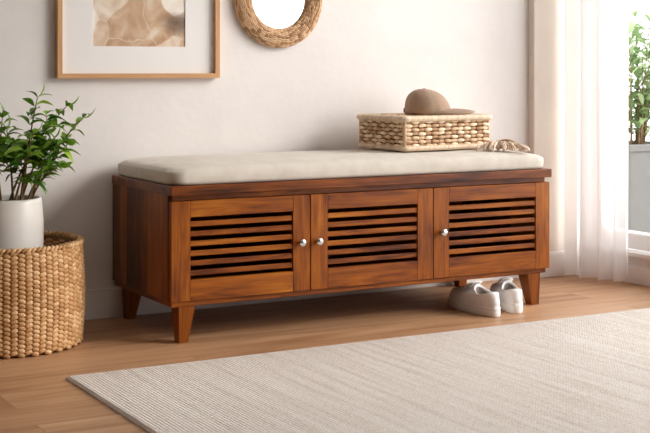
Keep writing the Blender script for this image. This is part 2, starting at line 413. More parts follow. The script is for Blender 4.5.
b = MB(); b.box((.008, -.499, .108), (1.388, -.479, zb), .0015, 0, .35); b.box((.008, -.479, .108), (.028, yb - .003, zb), .0015, 1, .3)
b.box((1.368, -.479, .108), (1.388, yb - .003, zb), .0015, 1, .3); b.box((.028, -.045, .108), (1.368, yb - .003, zb), .0015, 0, .3)
bp(b, 'plinth_frame', M['wood'])
def leg(xo, xi, fo, fi, yo, yi, gyo, gyi):
    def fn(p):
        k = 1 - p.z / .108
        u = (p.x - 0) ; v = p.y
        x = (xo + (xi - xo) * u) * (1 - k) + (fo + (fi - fo) * u) * k
        y = (yo + (yi - yo) * v) * (1 - k) + (gyo + (gyi - gyo) * v) * k
        return Vector((x, y, p.z))
    b = MB(); b.box((0, 0, 0), (1, 1, .108), .0018, 2, .45)
    n = len(b.v); b.v = [tuple(fn(Vector(p))) for p in b.v]
    # chamfer of a unit box is tiny in x / y once scaled: fine
    return b
for (xo, xi, fo, fi) in ((.033, .086, .036, .064), (1.367, 1.314, 1.364, 1.334)):
    for (yo, yi, go, gi) in ((-.496, -.438, -.492, -.458), (-.026, -.084, -.030, -.064)):
        bp(leg(xo, xi, fo, fi, yo, yi, go, gi), 'leg', M['wood'])
# doors
XB = (.004, .4665, .921, 1.400)
knobx = (.44, .50, .962)
for i in range(3):
    a = XB[i] + .0012; c = XB[i + 1] - .0012
    y0, y1 = yd, -.4865
    b = MB()
    b.box((a, y0, zb), (a + .061, y1, zt), .0012, 2, (.75, .55, .6)[i]); b.box((c - .059, y0, zb), (c, y1, zt), .0012, 2, (.5, .65, .8)[i])
    b.box((a + .061, y0 + .0003, .370), (c - .059, y1, zt), .001, 0, (.6, .35, .55)[i]); b.box((a + .061, y0 + .0003, zb), (c - .059, y1, .186), .001, 0, (.7, .45, .6)[i])
    for k in range(6):
        ztop = .370 - .0288 * k - .0130; zbot = ztop - .0158
        b.box((a + .061, y0 + .004, zbot), (c - .059, y0 + .012, ztop), .0018, 0, random.choice((.3, .5, .65, .8)))
    d = bp(b, 'door', M['wood'])
    kb = MB(); prof = [(.0045, 0), (.0045, .010), (.010, .012), (.0122, .015), (.0125, .020), (.0115, .0235), (.006, .025)]
    kb.lathe(prof, 24)
    kv = [(p[0] + knobx[i], yd - .0 - p[2], .2735 + p[1]) for p in kb.v]; kv = [(q[0] - .011, q[1], q[2]) for q in kv]; kb.v = kv
    k = kb.build('knob', M['chrome'], d, True); k['label'] = 'round chrome knob'

# cushion
CU = thing('bench_cushion', 'long beige linen bench cushion with rounded corners lying on the wooden cabinet top', 'cushion', (.699, -.27, zH))
def rrect(hx, hy, r, n=8):
    pts = []
    for (sx, sy, a0) in ((1, 1, 0), (-1, 1, PI / 2), (-1, -1, PI), (1, -1, 3 * PI / 2)):
        for k in range(n + 1):
            a = a0 + PI / 2 * k / n
            pts.append((sx * (hx - r) + r * math.cos(a), sy * (hy - r) + r * math.sin(a)))
    return pts
def densify(pts, step):
    out = []
    for i, p in enumerate(pts):
        q = pts[(i + 1) % len(pts)]; d = math.dist(p, q); n = max(1, int(d / step))
        for k in range(n): out.append((p[0] + (q[0] - p[0]) * k / n, p[1] + (q[1] - p[1]) * k / n))
    return out
hx, hy = .695, .241
ring = densify(rrect(hx, hy, .05), .02); n = len(ring)
b = MB(); vs = []; fs = []
lv = [(.012, .000), (.003, .004), (0, .011), (-.001, .025), (0, .038), (.004, .046), (.011, .052), (.022, .0555), (.045, .058), (.09, .060), (.14, .0613), (.19, .062), (.225, .0622)]
for (ins, z) in lv:
    for (x, y) in ring:
        kx = (hx - ins * 1.0) / hx; ky = (hy - ins) / hy
        px, py = x * kx, y * ky
        zz = z
        if z > .03:
            zz += .0022 * noise.noise(Vector((px * 5 + 2, py * 7, 1))) * (z / .06)
            ed = max(0, (abs(px) - (hx - .17)) / .17); zz -= .009 * ed * ed * (z / .06) * (z > .04)
            zz += .0012 * noise.noise(Vector((px * 16, py * 16, 4)))
        if z < .012: 
            pass
        vs.append((px, py, zz))
for i in range(len(lv) - 1):
    for k in range(n):
        fs.append((i * n + k, i * n + (k + 1) % n, (i + 1) * n + (k + 1) % n, (i + 1) * n + k))
fs.append(tuple(range(n))[::-1]); fs.append(tuple((len(lv) - 1) * n + k for k in range(n)))
b.add(vs, fs); b.build('cushion_cover', M['linen'], CU, True)
b = MB(); rg = [(x * (hx - .0015) / hx, y * (hy - .0015) / hy, .012) for (x, y) in ring]; b.tube(rg + [rg[0]], .0016, 6)
b.build('piping', M['linen'], CU, True)

# ------------------------------------------------------------------ round basket
BC = (-.404, -.240); BR = .216; BH = .301
KB = thing('woven_basket', 'round tan water hyacinth basket on the floor holding the white plant pot', 'basket', (*BC, 0))
rnd2 = random.Random(4); b = MB(); NC, NR = 68, 22
for r in range(NR + 1):
    for c in range(NC):
        th = 2 * PI * c / NC
        z = .008 + (BH - .018) * (r + (.5 if c % 2 else 0)) / (NR + .5)
        if z > BH - .006: continue
        R = BR + .008 * math.sin(PI * z / BH) + .001 * math.sin(3 * th)
        zo = Vector((math.cos(th), math.sin(th), 0)); tt = Vector((-math.sin(th), math.cos(th), 0))
        sl = .24 if c % 2 else -.24
        t = (tt + Vector((0, 0, sl))).normalized()
        b.blob(zo * R + Vector((0, 0, z)), t * .0122, zo * .0054, zo.cross(t) * .0074, tone=rnd2.uniform(.2, .75))
ob = b.build('outer_weave', M['hyacinth'], KB, True)
b = MB()
for c in range(96):       # braided rim
    th = 2 * PI * c / 96; zo = Vector((math.cos(th), math.sin(th), 0)); tt = Vector((-math.sin(th), math.cos(th), 0))
    for (dr, sl) in ((.004, .75), (-.005, -.75)):
        t = (tt + Vector((0, 0, sl))).normalized()
        b.blob(zo * (BR - .001 + dr) + Vector((0, 0, BH - .003)), t * .0105, zo * .006, zo.cross(t) * .0052)
b.build('rim', M['hyacinth'], KB, True)
b = MB(); b.lathe([(BR - .004, .002), (BR + .002, .1), (BR + .003, .18), (BR - .004, BH - .006), (BR - .010, BH - .006), (BR - .005, .18), (BR - .006, .1), (BR - .010, .012), (.001, .012)], 64)
b.build('core', M['weave_dark'], KB, True)
b = MB(); NCI = 50
for r in range(12, 22):
    for c in range(NCI):
        th = 2 * PI * c / NCI; z = .008 + (BH - .018) * (r + (.5 if c % 2 else 0)) / (NR + .5)
        zo = Vector((math.cos(th), math.sin(th), 0)); tt = Vector((-math.sin(th), math.cos(th), 0))
        b.blob(zo * (BR - .009) + Vector((0, 0, z)), tt * .015, zo * .005, Vector((0, 0, .0062)), nu=6, nv=3)
b.build('inner_weave', M['hyacinth'], KB, True)

# ------------------------------------------------------------------ plants
def leaf_mesh(b, base, d, up, L, W, droop, tone):
    """pointed leaf folded along its midrib, arching along d"""
    d = d.normalized(); side = d.cross(up)
    if side.length < .01: side = d.orthogonal()
    side.normalize(); nrm = side.cross(d).normalized()
    prof = [(0, .04), (.12, .5), (.3, .92), (.5, 1), (.7, .78), (.87, .4), (1, .02)]
    vs = []; fs = []
    for (t, w) in prof:
        c = base + d * (L * t) - nrm * 0 + Vector((0, 0, -1)) * (droop * L * t * t) + nrm * (L * .10 * math.sin(PI * t))
        hw = W * w / 2
        vs += [c + side * hw + nrm * hw * .35, c, c - side * hw + nrm * hw * .35]
    for i in range(len(prof) - 1):
        k = 3 * i
        fs += [(k, k + 1, k + 4, k + 3), (k + 1, k + 2, k + 5, k + 4)]
    b.add(vs, fs, None, tone)

def bez(p0, p1, p2, n):
    return [p0 * (1 - t) ** 2 + p1 * 2 * t * (1 - t) + p2 * t * t for t in [i / n for i in range(n + 1)]]

PZ = .030
PT = thing('potted_plant', 'leafy green plant in a tall white ceramic pot standing inside the woven basket', 'plant', (BC[0], BC[1], PZ))
b = MB()
b.lathe([(.07, 0), (.078, .004), (.090, .08), (.1015, .18), (.1065, .27), (.1065, .33), (.102, .385), (.0995, .396), (.096, .398), (.0935, .394), (.0955, .37), (.0975, .36), (.001, .358)], 64)
b.build('pot', M['ceramic'], PT, True)
b = MB(); vs = []; fs = []
for i in range(9):
    for k in range(40):
        a = 2 * PI * k / 40; r = .0955 * i / 8
        x, y = r * math.cos(a), r * math.sin(a); vs.append((x, y, .380 + .006 * noise.noise(Vector((x * 60, y * 60, 0)))))
for i in range(8):
    for k in range(40): fs.append((i * 40 + k, i * 40 + (k + 1) % 40, (i + 1) * 40 + (k + 1) % 40, (i + 1) * 40 + k))
b.add(vs, fs); b.build('soil', M['soil'], PT, True)
UP = Vector((0, 0, 1))
RV = Vector((.873, -.487, 0)); FV = Vector((.487, .873, 0))     # handy horizontal directions
fol = MB(); stems = []
rnd = random.Random(21)
def spray(base, tip, nleaf, L, bend=.02):
    """a leafy shoot with opposite leaves getting smaller to the tip"""
    mid = (base + tip) / 2 + Vector((rnd.uniform(-bend, bend), rnd.uniform(-bend, bend), bend * .8))
    pts = bez(base, mid, tip, 10)
    for i in range(nleaf):
        t = .18 + .82 * i / (nleaf - 1)
        k = min(9, int(t * 10)); p = pts[k].lerp(pts[k + 1], t * 10 - k)
        ax = (pts[k + 1] - pts[k]).normalized()
        perp = ax.cross(UP) if abs(ax.z) < .93 else ax.cross(RV if i % 2 else FV)
        perp.normalize()
        perp = (Matrix.Rotation(rnd.uniform(-.4, .4) + (rnd.uniform(0, PI) if abs(ax.z) > .8 and i % 2 else 0), 3, ax) @ perp)
        for s in (-1, 1):
            if rnd.random() < .06: continue
            dd = perp * s + ax * rnd.uniform(.2, .5) + UP * rnd.uniform(-.1, .22)
            ll = L * (1.0 - .35 * abs(t - .5)) * rnd.uniform(.75, 1.12)
            leaf_mesh(fol, p, dd, UP + Vector((rnd.uniform(-.5, .5), rnd.uniform(-.5, .5), 0)), ll, ll * rnd.uniform(.34, .42), rnd.uniform(.1, .45), min(1, max(0, rnd.gauss(.42, .25))))
    leaf_mesh(fol, pts[-1], (pts[-1] - pts[-2]) + UP * .001, RV, L * .8, L * .27, .1, .6)
    return pts
# woody stems: (foot radius, foot angle, tip offset right, tip offset depth, tip height above soil)
Z0 = .380
specs = [(.05, 0.2, .095, -.02, .335), (.06, -.5, .228, -.02, .270), (.045, 1.2, .165, .05, .305), (.065, -.9, .17, -.05, .170),
         (.03, 2.4, -.02, .03, .27), (.05, 3.3, -.09, -.02, .27), (.06, 4.2, -.02, -.10, .20), (.055, 5.2, .10, -.10, .225),
         (.045, .8, .10, .09, .24), (.02, 0, .01, -.04, .235), (.065, 2.9, -.19, .02, .24), (.06, 3.8, -.17, -.08, .18), (.05, 1.9, -.07, .08, .24),
         (.065, -.2, .17, -.09, .125), (.04, 5.7, .13, .0, .20)]
for (fr_, fa, dx, dy, dz) in specs:
    foot = Vector((fr_ * math.cos(fa), fr_ * math.sin(fa), Z0 - .012))
    tip = Vector((0, 0, Z0)) + RV * dx + FV * dy + UP * dz * .93
    knee = foot.lerp(tip, .45) + UP * .03
    knee.x = foot.x + (tip.x - foot.x) * .28; knee.y = foot.y + (tip.y - foot.y) * .28
    pts = bez(foot, knee, tip, 12)
    mb = MB(); mb.tube(pts, [.0040 - .0026 * i / 12 for i in range(13)], 7); stems.append(mb)
    # top shoot leaves from 55% upwards
    p5 = pts[6]
    spray(pts[5], pts[12], 6, .070)
    for q in range(3):
        k = rnd.choice((5, 6, 7, 8, 9)); bse = pts[k]
        dirn = (RV * rnd.uniform(-1, 1) + FV * rnd.uniform(-1, 1)).normalized() * rnd.uniform(.045, .085) + UP * rnd.uniform(.01, .05)
        sp_ = spray(bse, bse + dirn, 4, .061)
        mb.tube(sp_, [.0014 - .0007 * i / 10 for i in range(11)], 5)
for mb in stems: mb.build('stem', M['stem_brown'], PT, True)
fol.build('foliage', M['leaf'], PT, True)

# outdoor planter and shrub
PX, PY = 2.545, .345
PL = thing('balcony_planter', 'tall square grey planter with a light green shrub outside the window', 'plant', (PX, PY, -.02))
b = MB()
def tap(p):
    k = .86 + .14 * (p.z / .5); return Vector((p.x * k, p.y * k, p.z))
HW = .145
for (a, c) in (((-HW, -HW, 0), (HW, -HW + .02, .49)), ((-HW, HW - .02, 0), (HW, HW, .49)), ((-HW, -HW + .02, 0), (-HW + .02, HW - .02, .49)), ((HW - .02, -HW + .02, 0), (HW, HW - .02, .49)), ((-HW, -HW, 0), (HW, HW, .02))):
    b.box(a, c, .003, 2, fn=tap)
b.box((-HW - .008, -HW - .008, .47), (HW + .008, -HW + .022, .50), .003); b.box((-HW - .008, HW - .022, .47), (HW + .008, HW + .008, .50), .003)
b.box((-HW - .008, -HW + .022, .47), (-HW + .022, HW - .022, .50), .003); b.box((HW - .022, -HW + .022, .47), (HW + .008, HW - .022, .50), .003)
b.build('planter_box', M['grey_planter'], PL)
b = MB(); b.box((-HW + .021, -HW + .021, .40), (HW - .021, HW - .021, .465), .002); b.build('soil', M['soil'], PL)
fol = MB()
for k in range(20):
    a = rnd.uniform(0, 2 * PI); rr = rnd.uniform(.02, .22)
    foot = Vector((.05 * math.cos(a), .05 * math.sin(a), .455)); tip = Vector((rr * math.cos(a), rr * math.sin(a), rnd.uniform(.66, 1.12)))
    pts = bez(foot, Vector((foot.x + (tip.x - foot.x) * .2, foot.y + (tip.y - foot.y) * .2, (foot.z + tip.z) / 2)), tip, 12)
    mb = MB(); mb.tube(pts, [.0045 - .003 * i / 12 for i in range(13)], 6); mb.build('stem', M['stem_brown'], PL, True)
    for j in range(3, 12, 1):
        for s in range(2):
            d = Vector((rnd.uniform(-1, 1), rnd.uniform(-1, 1), rnd.uniform(.1, .9)))
            leaf_mesh(fol, pts[j], d, UP, rnd.uniform(.08, .13), rnd.uniform(.022, .036), .25, rnd.random())
fol.build('foliage', M['leaf_out'], PL, True)

# ------------------------------------------------------------------ curtain
CT = thing('sheer_curtain', 'floor-length sheer white curtain hanging in soft folds at the left of the window', 'curtain', (1.85, -.2, 0))
b = MB(); n = 220; A = Vector((1.815, -.062)); Bq = Vector((1.893, -.345)); dirv = (Bq - A).normalized(); nv = Vector((-dirv.y, dirv.x))
zl = [.012, .05, .2, .5, .9, 1.3, 1.7, 2.0, 2.2, 2.36, 2.42]; vs = []; fs = []
for z in zl:
    kz = max(0, (z - 1.9) / .5)
    for i in range(n + 1):
        t = i / n
        ph = 2 * PI * (4.6 * t + .25 * math.sin(5 * t + 1) + .04 * math.sin(z * 2 + 9 * t))
        amp = (.030 - .008 * math.sin(3 * PI * t)) * (1 - .35 * kz)
        p = A + dirv * (t * (Bq - A).length + .010 * math.sin(2 * ph)) + nv * (amp * math.sin(ph) + .006 * math.sin(2.7 * ph + 1 + z * .4))
        vs.append((min(p.x, 1.925), min(p.y, -.053), z))
for j in range(len(zl) - 1):
    for i in range(n): fs.append((j * (n + 1) + i, j * (n + 1) + i + 1, (j + 1) * (n + 1) + i + 1, (j + 1) * (n + 1) + i))
b.add(vs, fs); o = b.build('curtain_fabric', M['sheer'], CT, True); loc_mb(o, (1.85, -.2, 0))
b = MB(); b.tube([(1.87, -.08, 2.43), (1.87, -3.5, 2.43)], .011, 12)
for yy in (-.12, -1.8, -3.4): b.tube([(1.87, yy, 2.43), (1.9555, yy, 2.43)], .006, 8)
o = b.build('curtain_rod', M['chrome']); tag(o, 'metal curtain rod fixed above the window', 'curtain rod')

# ------------------------------------------------------------------ rug
b = MB(); rx0, rx1, ry0, ry1 = -.393, 1.90, -2.9, -.758; pit = .0092; n = int((rx1 - rx0) / pit) * 6; vs = []; fs = []
yl = [ry1 + .0, ry1 - .004, ry1 - .012] + [ry1 - .012 - (ry1 - ry0 - .024) * k / 6 for k in range(1, 6)] + [ry0 + .012, ry0 + .004, ry0]
for j, y in enumerate(yl):
    e = min(ry1 - y, y - ry0); kz = min(1, .35 + e / .010)
    for i in range(n + 1):
        x = rx0 + (rx1 - rx0) * i / n; ph = i / 6 * PI
        ex = min(i, n - i) / 6; kx = min(1, .35 + ex)
        z = (.0085 + .0018 * abs(math.sin(ph))) * min(kz, kx)
        vs.append((x, y, z))
for j in range(len(yl) - 1):
    for i in range(n): fs.append((j * (n + 1) + i, j * (n + 1) + i + 1, (j + 1) * (n + 1) + i + 1, (j + 1) * (n + 1) + i))
b.add(vs, fs)
b.box((rx0, ry0, .0002), (rx1, ry1, .003), .0005)
o = b.build('area_rug', M['rug'], None, True); tag(o, 'large cream ribbed woven rug on the wooden floor in front of the bench', 'rug')

# ------------------------------------------------------------------ picture frame
PF = thing('picture_frame', 'abstract beige watercolour in a pale oak frame with wide white mat on the wall', 'picture', (.10, -.002, .775))
x0, x1, z0, z1 = -.181, .381, .775, 1.50
b = MB(); t = .0155
for (a, c, ax, mi) in (((x0, 0), (x1, 0), 0, 0),):
    pass
def bar(pts, ax):
    # mitred bar: outer quad pts (x,z) front/back
    y0, y1 = -.026, -.002
    vs = [(p[0], y0, p[1]) for p in pts] + [(p[0], y1, p[1]) for p in pts]
    fs = [(0, 1, 2, 3), (7, 6, 5, 4), (0, 4, 5, 1), (1, 5, 6, 2), (2, 6, 7, 3), (3, 7, 4, 0)]
    off = random.uniform(0, 9)
    gc = [(p[0] if ax == 0 else p[2], p[1] + off, p[2] if ax == 0 else p[0]) for p in vs]
    b.add(vs, fs, gc, random.uniform(.3, .7))
bar([(x0, z0), (x1, z0), (x1 - t, z0 + t), (x0 + t, z0 + t)], 0); bar([(x0, z1), (x1, z1), (x1 - t, z1 - t), (x0 + t, z1 - t)], 0)
bar([(x0, z0), (x0, z1), (x0 + t, z1 - t), (x0 + t, z0 + t)], 2); bar([(x1, z0), (x1, z1), (x1 - t, z1 - t), (x1 - t, z0 + t)], 2)
PO = (.10, -.002, .775)
loc_mb(b.build('frame', M['oak'], PF), PO)
ax0, ax1, az0, az1 = -.059, .262, .879, 1.395
b = MB(); ym, yk = -.010, -.007
for (p, q) in (((x0 + t, z0 + t), (ax0, z1 - t)), ((ax1, z0 + t), (x1 - t, z1 - t)), ((ax0, z0 + t), (ax1, az0)), ((ax0, az1), (ax1, z1 - t))):
    b.box((p[0], ym, p[1]), (q[0], yk, q[1]), .0001)
loc_mb(b.build('mat', M['mat_board'], PF), PO)
b = MB(); b.box((ax0 - .004, -.0068, az0 - .004), (ax1 + .004, -.004, az1 + .004), .0003); loc_mb(b.build('artwork', M['art'], PF), PO)

# ------------------------------------------------------------------ mirror
MC = (.611, -.002, 1.048)
MR = thing('wicker_mirror', 'round wall mirror in a woven brown wicker frame', 'mirror', MC)
b = MB(); Rm, hw_, th_ = .137, .031, .019; NT = 54; NP = 15
for c in range(NT):
    for r in range(NP):
        ph = PI * (.01 + .98 * (r + (.5 if c % 2 else 0)) / (NP - .5))
        if ph > PI * 1.0: continue
        th = 2 * PI * c / NT
        rad = Vector((math.cos(th), 0, math.sin(th))); tan = Vector((-math.sin(th), 0, math.cos(th))); out_ = Vector((0, -1, 0))
        p = rad * (Rm + hw_ * math.cos(ph)) + out_ * (.008 + th_ * math.sin(ph))
        nn = (rad * math.cos(ph) + out_ * math.sin(ph)).normalized(); 
        t = (tan + nn.cross(tan) * (.12 if c % 2 else -.12)).normalized(); k = 1 + .25 * math.cos(ph)
        b.blob(p, t * .0106 * k, nn * .0034, nn.cross(t) * .0029, nu=6)
b.build('woven_frame', M['wicker_brown'], MR, True)
b = MB(); vs = []; fs = []
for c in range(64):
    th = 2 * PI * c / 64
    for q in range(12):
        ph = 2 * PI * q / 12; s_ = max(math.sin(ph), -.35)
        vs.append(((Rm + (hw_ - .002) * math.cos(ph)) * math.cos(th), -(.008 + (th_ - .002) * s_), (Rm + (hw_ - .002) * math.cos(ph)) * math.sin(th)))
for c in range(64):
    for q in range(12): fs.append((c * 12 + q, c * 12 + (q + 1) % 12, ((c + 1) % 64) * 12 + (q + 1) % 12, ((c + 1) % 64) * 12 + q))
b.add(vs, fs); b.build('frame_core', M['weave_dark'], MR, True)
b = MB(); b.lathe([(.111, -.003), (.111, .0)], 96); b.v = [(p[0], -.0085 + p[2] * -1 , p[1]) for p in b.v]; b.build('mirror_glass', M['mirror'], MR)

# ------------------------------------------------------------------ wicker box on the cushion
wd = math.radians(4); WZ = .5282
WBL, WBW, WBH = .382, .276, .119
WB = thing('wicker_box', 'rectangular pale wicker lidded basket lying on the bench cushion under the cap', 'basket', (.898, -.366, WZ), wd)
b = MB()
def wall_weave(b, p0, p1, out, nc, nr, zlo, zhi):
    p0 = Vector(p0); p1 = Vector(p1); d = (p1 - p0); L = d.length; d.normalize(); cw = L / nc
    for c in range(nc):
        for r in range(nr):
            z = zlo + (zhi - zlo) * (r + .5) / nr
            dep = .0035 if (c + r) % 2 else -.0005
            p = p0 + d * (cw * (c + .5)) + Vector(out) * dep + UP * (z + rnd.uniform(-.001, .001))
            b.blob(p, d * (cw * .60) + UP * rnd.uniform(-.0012, .0012), Vector(out) * .0062, UP * ((zhi - zlo) / nr * .50), tone=min(1, max(0, rnd.gauss(.55 if (c + r) % 2 else .15, .22))))
i_ = .010
wall_weave(b, (i_, i_, 0), (WBL - i_, i_, 0), (0, -1, 0), 13, 7, .012, WBH - .014)
wall_weave(b, (i_, i_, 0), (i_, WBW - i_, 0), (-1, 0, 0), 10, 7, .012, WBH - .014)
wall_weave(b, (i_, WBW - i_, 0), (WBL - i_, WBW - i_, 0), (0, 1, 0), 13, 7, .012, WBH - .014)
wall_weave(b, (WBL - i_, i_, 0), (WBL - i_, WBW - i_, 0), (1, 0, 0), 10, 7, .012, WBH - .014)
for (x, y) in ((i_, i_), (WBL - i_, i_), (i_, WBW - i_), (WBL - i_, WBW - i_)):
    b.tube([(x, y, .008), (x, y, WBH - .012)], .007, 8, .35)
b.build('woven_sides', M['wicker_pale'], WB, True)
b = MB(); b.box((i_ + .002, i_ + .002, .004), (WBL - i_ - .002, WBW - i_ - .002, WBH - .012), .004); b.build('core', M['weave_dark2'], WB)
def roll(name, z, rr, ins):
    b = MB(); ring_ = densify([(x + WBL / 2, y + WBW / 2) for (x, y) in rrect(WBL / 2 - ins, WBW / 2 - ins, .014, 5)], .009)
    m_ = len(ring_)
    for k in range(m_):
        p = Vector((*ring_[k], z)); q = Vector((*ring_[(k + 1) % m_], z)); d = (q - p).normalized(); o_ = d.cross(UP)
        t = (d + UP * .35 + o_ * .1).normalized()
        b.blob((p + q) / 2, t * .0115, o_ * rr, o_.cross(t) * rr, tone=min(1, max(0, rnd.gauss(.5, .15))))
    b.build(name, M['rim_pale'], WB, True)
roll('base_rim', .0095, .0090, .004)
roll('lid_rim', WBH - .010, .0105, .002)
b = MB()
for i in range(24):
    for j in range(9):
        x = .012 + (WBL - .024) * (i + .5) / 24; y = .012 + (WBW - .024) * (j + .5) / 9
        b.blob((x, y, WBH - .008 + (.001 if (i + j) % 2 else -.0005)), Vector((0, .0175, 0)), Vector((0, 0, .005)), Vector((.0088, 0, 0)), nu=6)
b.build('lid', M['wicker_pale'], WB, True)

# ------------------------------------------------------------------ cap
cz = WZ + WBH - .002
ca = -.72
CP = thing('baseball_cap', 'light brown cotton cap with curved brim lying on the wicker box', 'cap', (1.108, -.195, cz), ca)
b = MB(); n = 48; m_ = 14; vs = []; fs = []
RX, RY, CH = .082, .082, .090
for i in range(m_ + 1):
    u = i / m_; a = u * PI / 2
    for k in range(n):
        th = 2 * PI * k / n
        rr = math.cos(a) ** .82; z = CH * math.sin(a) ** .88
        x = RX * rr * math.cos(th); y = RY * rr * math.sin(th)
        x -= .014 * math.sin(a) 
        seam = abs(math.sin(3 * th)) ; k_ = 1 - .034 * (1 - min(1, seam * 4)) * (1 - u * .5)
        wr = 1 + .035 * noise.noise(Vector((math.cos(th) * 2, math.sin(th) * 2, u * 3 + 5))) * (1 - u)
        dz = -.010 * math.exp(-((x - .028) ** 2 + (y + .01) ** 2) / .0006) * (1 if u > .4 else .4)
        vs.append((x * k_ * wr, y * k_ * wr, z + dz * u))
for i in range(m_):
    for k in range(n): fs.append((i * n + k, i * n + (k + 1) % n, (i + 1) * n + (k + 1) % n, (i + 1) * n + k))
# turned-in sweatband
base_ = len(vs)
for k in range(n):
    th = 2 * PI * k / n; vs.append((RX * .95 * math.cos(th), RY * .95 * math.sin(th), .012))
for k in range(n): fs.append((k, (k + 1) % n, base_ + (k + 1) % n, base_ + k))
b.add(vs, fs); b.build('crown', M['cap'], CP, True)
b = MB(); vs = []; fs = []; nt_ = 24; nr_ = 9
for lay in (0, 1):
    for j in range(nr_ + 1):
        for i in range(nt_ + 1):
            s_ = -1 + 2 * i / nt_; th = s_ * 1.12
            inner = Vector((RX * .985 * math.cos(th), RY * .985 * math.sin(th)))
            ext = .084 * (1 - abs(s_) ** 2.6) ** .55 if abs(s_) < 1 else 0
            outp = inner + Vector((1, 0)) * ext + Vector((0, .05 * s_)) * 0
            v = j / nr_; p = inner.lerp(outp, v)
            z = .0165 + .006 * v * (1 - v) - .012 * abs(p.y / RY) ** 1.6 * (.75 + .25 * v) - .008 * v * v + (.0038 if lay == 0 else 0)
            vs.append((p.x, p.y, max(z, .001)))
N1 = (nr_ + 1) * (nt_ + 1)
for lay in (0, 1):
    for j in range(nr_):
        for i in range(nt_):
            a = lay * N1 + j * (nt_ + 1) + i; fs.append((a, a + 1, a + nt_ + 2, a + nt_ + 1))
for i in range(nt_):
    a = nr_ * (nt_ + 1) + i; fs.append((a, a + 1, a + 1 + N1, a + N1))
b.add(vs, fs); b.build('brim', M['cap'], CP, True)
b = MB(); b.blob((-.014, 0, CH - .001), Vector((.0055, 0, 0)), Vector((0, 0, .0028)), Vector((0, .0055, 0))); b.build('button', M['cap'], CP, True)
b = MB(); b.box((-RX - .0035, -.016, .006), (-RX + .002, .016, .022), .002); o = b.build('strap', M['cap_dark'], CP); o['label'] = 'dark rear adjustment strap'

# ------------------------------------------------------------------ fringe trim on the cushion
FT = thing('fringed_throw', 'small bundle of pale knotted cotton fringe on the cushion beside the wicker box', 'fringe', (1.262, -.432, .5225))
b = MB()
def tassel(p, q, L, r):
    """twisted two-ply strand sagging from p over the heap to q"""
    k = rnd.uniform(0, 6); d = (q - p); s_ = Vector((-d.y, d.x, 0)).normalized()
    for w in (0, 1):
        pts = []
        for i in range(15):
            t = i / 14
            base = p.lerp(q, t) + UP * ((p.z - q.z) * (t * (1 - t)) * .8)
            pts.append(base + s_ * (r * .85 * math.sin(10 * t + k + w * PI)) + UP * (r * .85 * math.cos(10 * t + k + w * PI)))
        b.tube(pts, [r * (1 if i < 13 else .6) for i in range(15)], 6, rnd.uniform(.1, .9))
for i in range(26):
    t = i / 25
    h_ = .012 + .022 * math.sin(PI * (t * .75 + .2)) + rnd.uniform(-.004, .002)
    p = RV * (-.060 + .125 * t) + FV * rnd.uniform(-.005, .02) + UP * h_
    q = RV * (-.082 + .170 * t + rnd.uniform(-.02, .02)) - FV * rnd.uniform(.015, .062) + UP * .0062
    tassel(p, q, 0, .0034)
for i in range(8):
    t = i / 7; p = RV * (-.05 + .1 * t) + FV * .015 + UP * .016; q = p + RV * rnd.uniform(-.03, .04) + FV * .03; q.z = .0062; tassel(p, q, 0, .0034)
b.build('fringe', M['fringe'], FT, True)
b = MB()
for off, h_ in ((0, .032), (.007, .028)):
    pts = [RV * (-.045 + .105 * i / 20) + FV * (.004 + off) + UP * (.008 + h_ * math.sin(PI * i / 20) ** .7) for i in range(21)]
    b.tube(pts, .0026, 7, .2)
b.build('cord', M['wicker_brown'], FT, True)

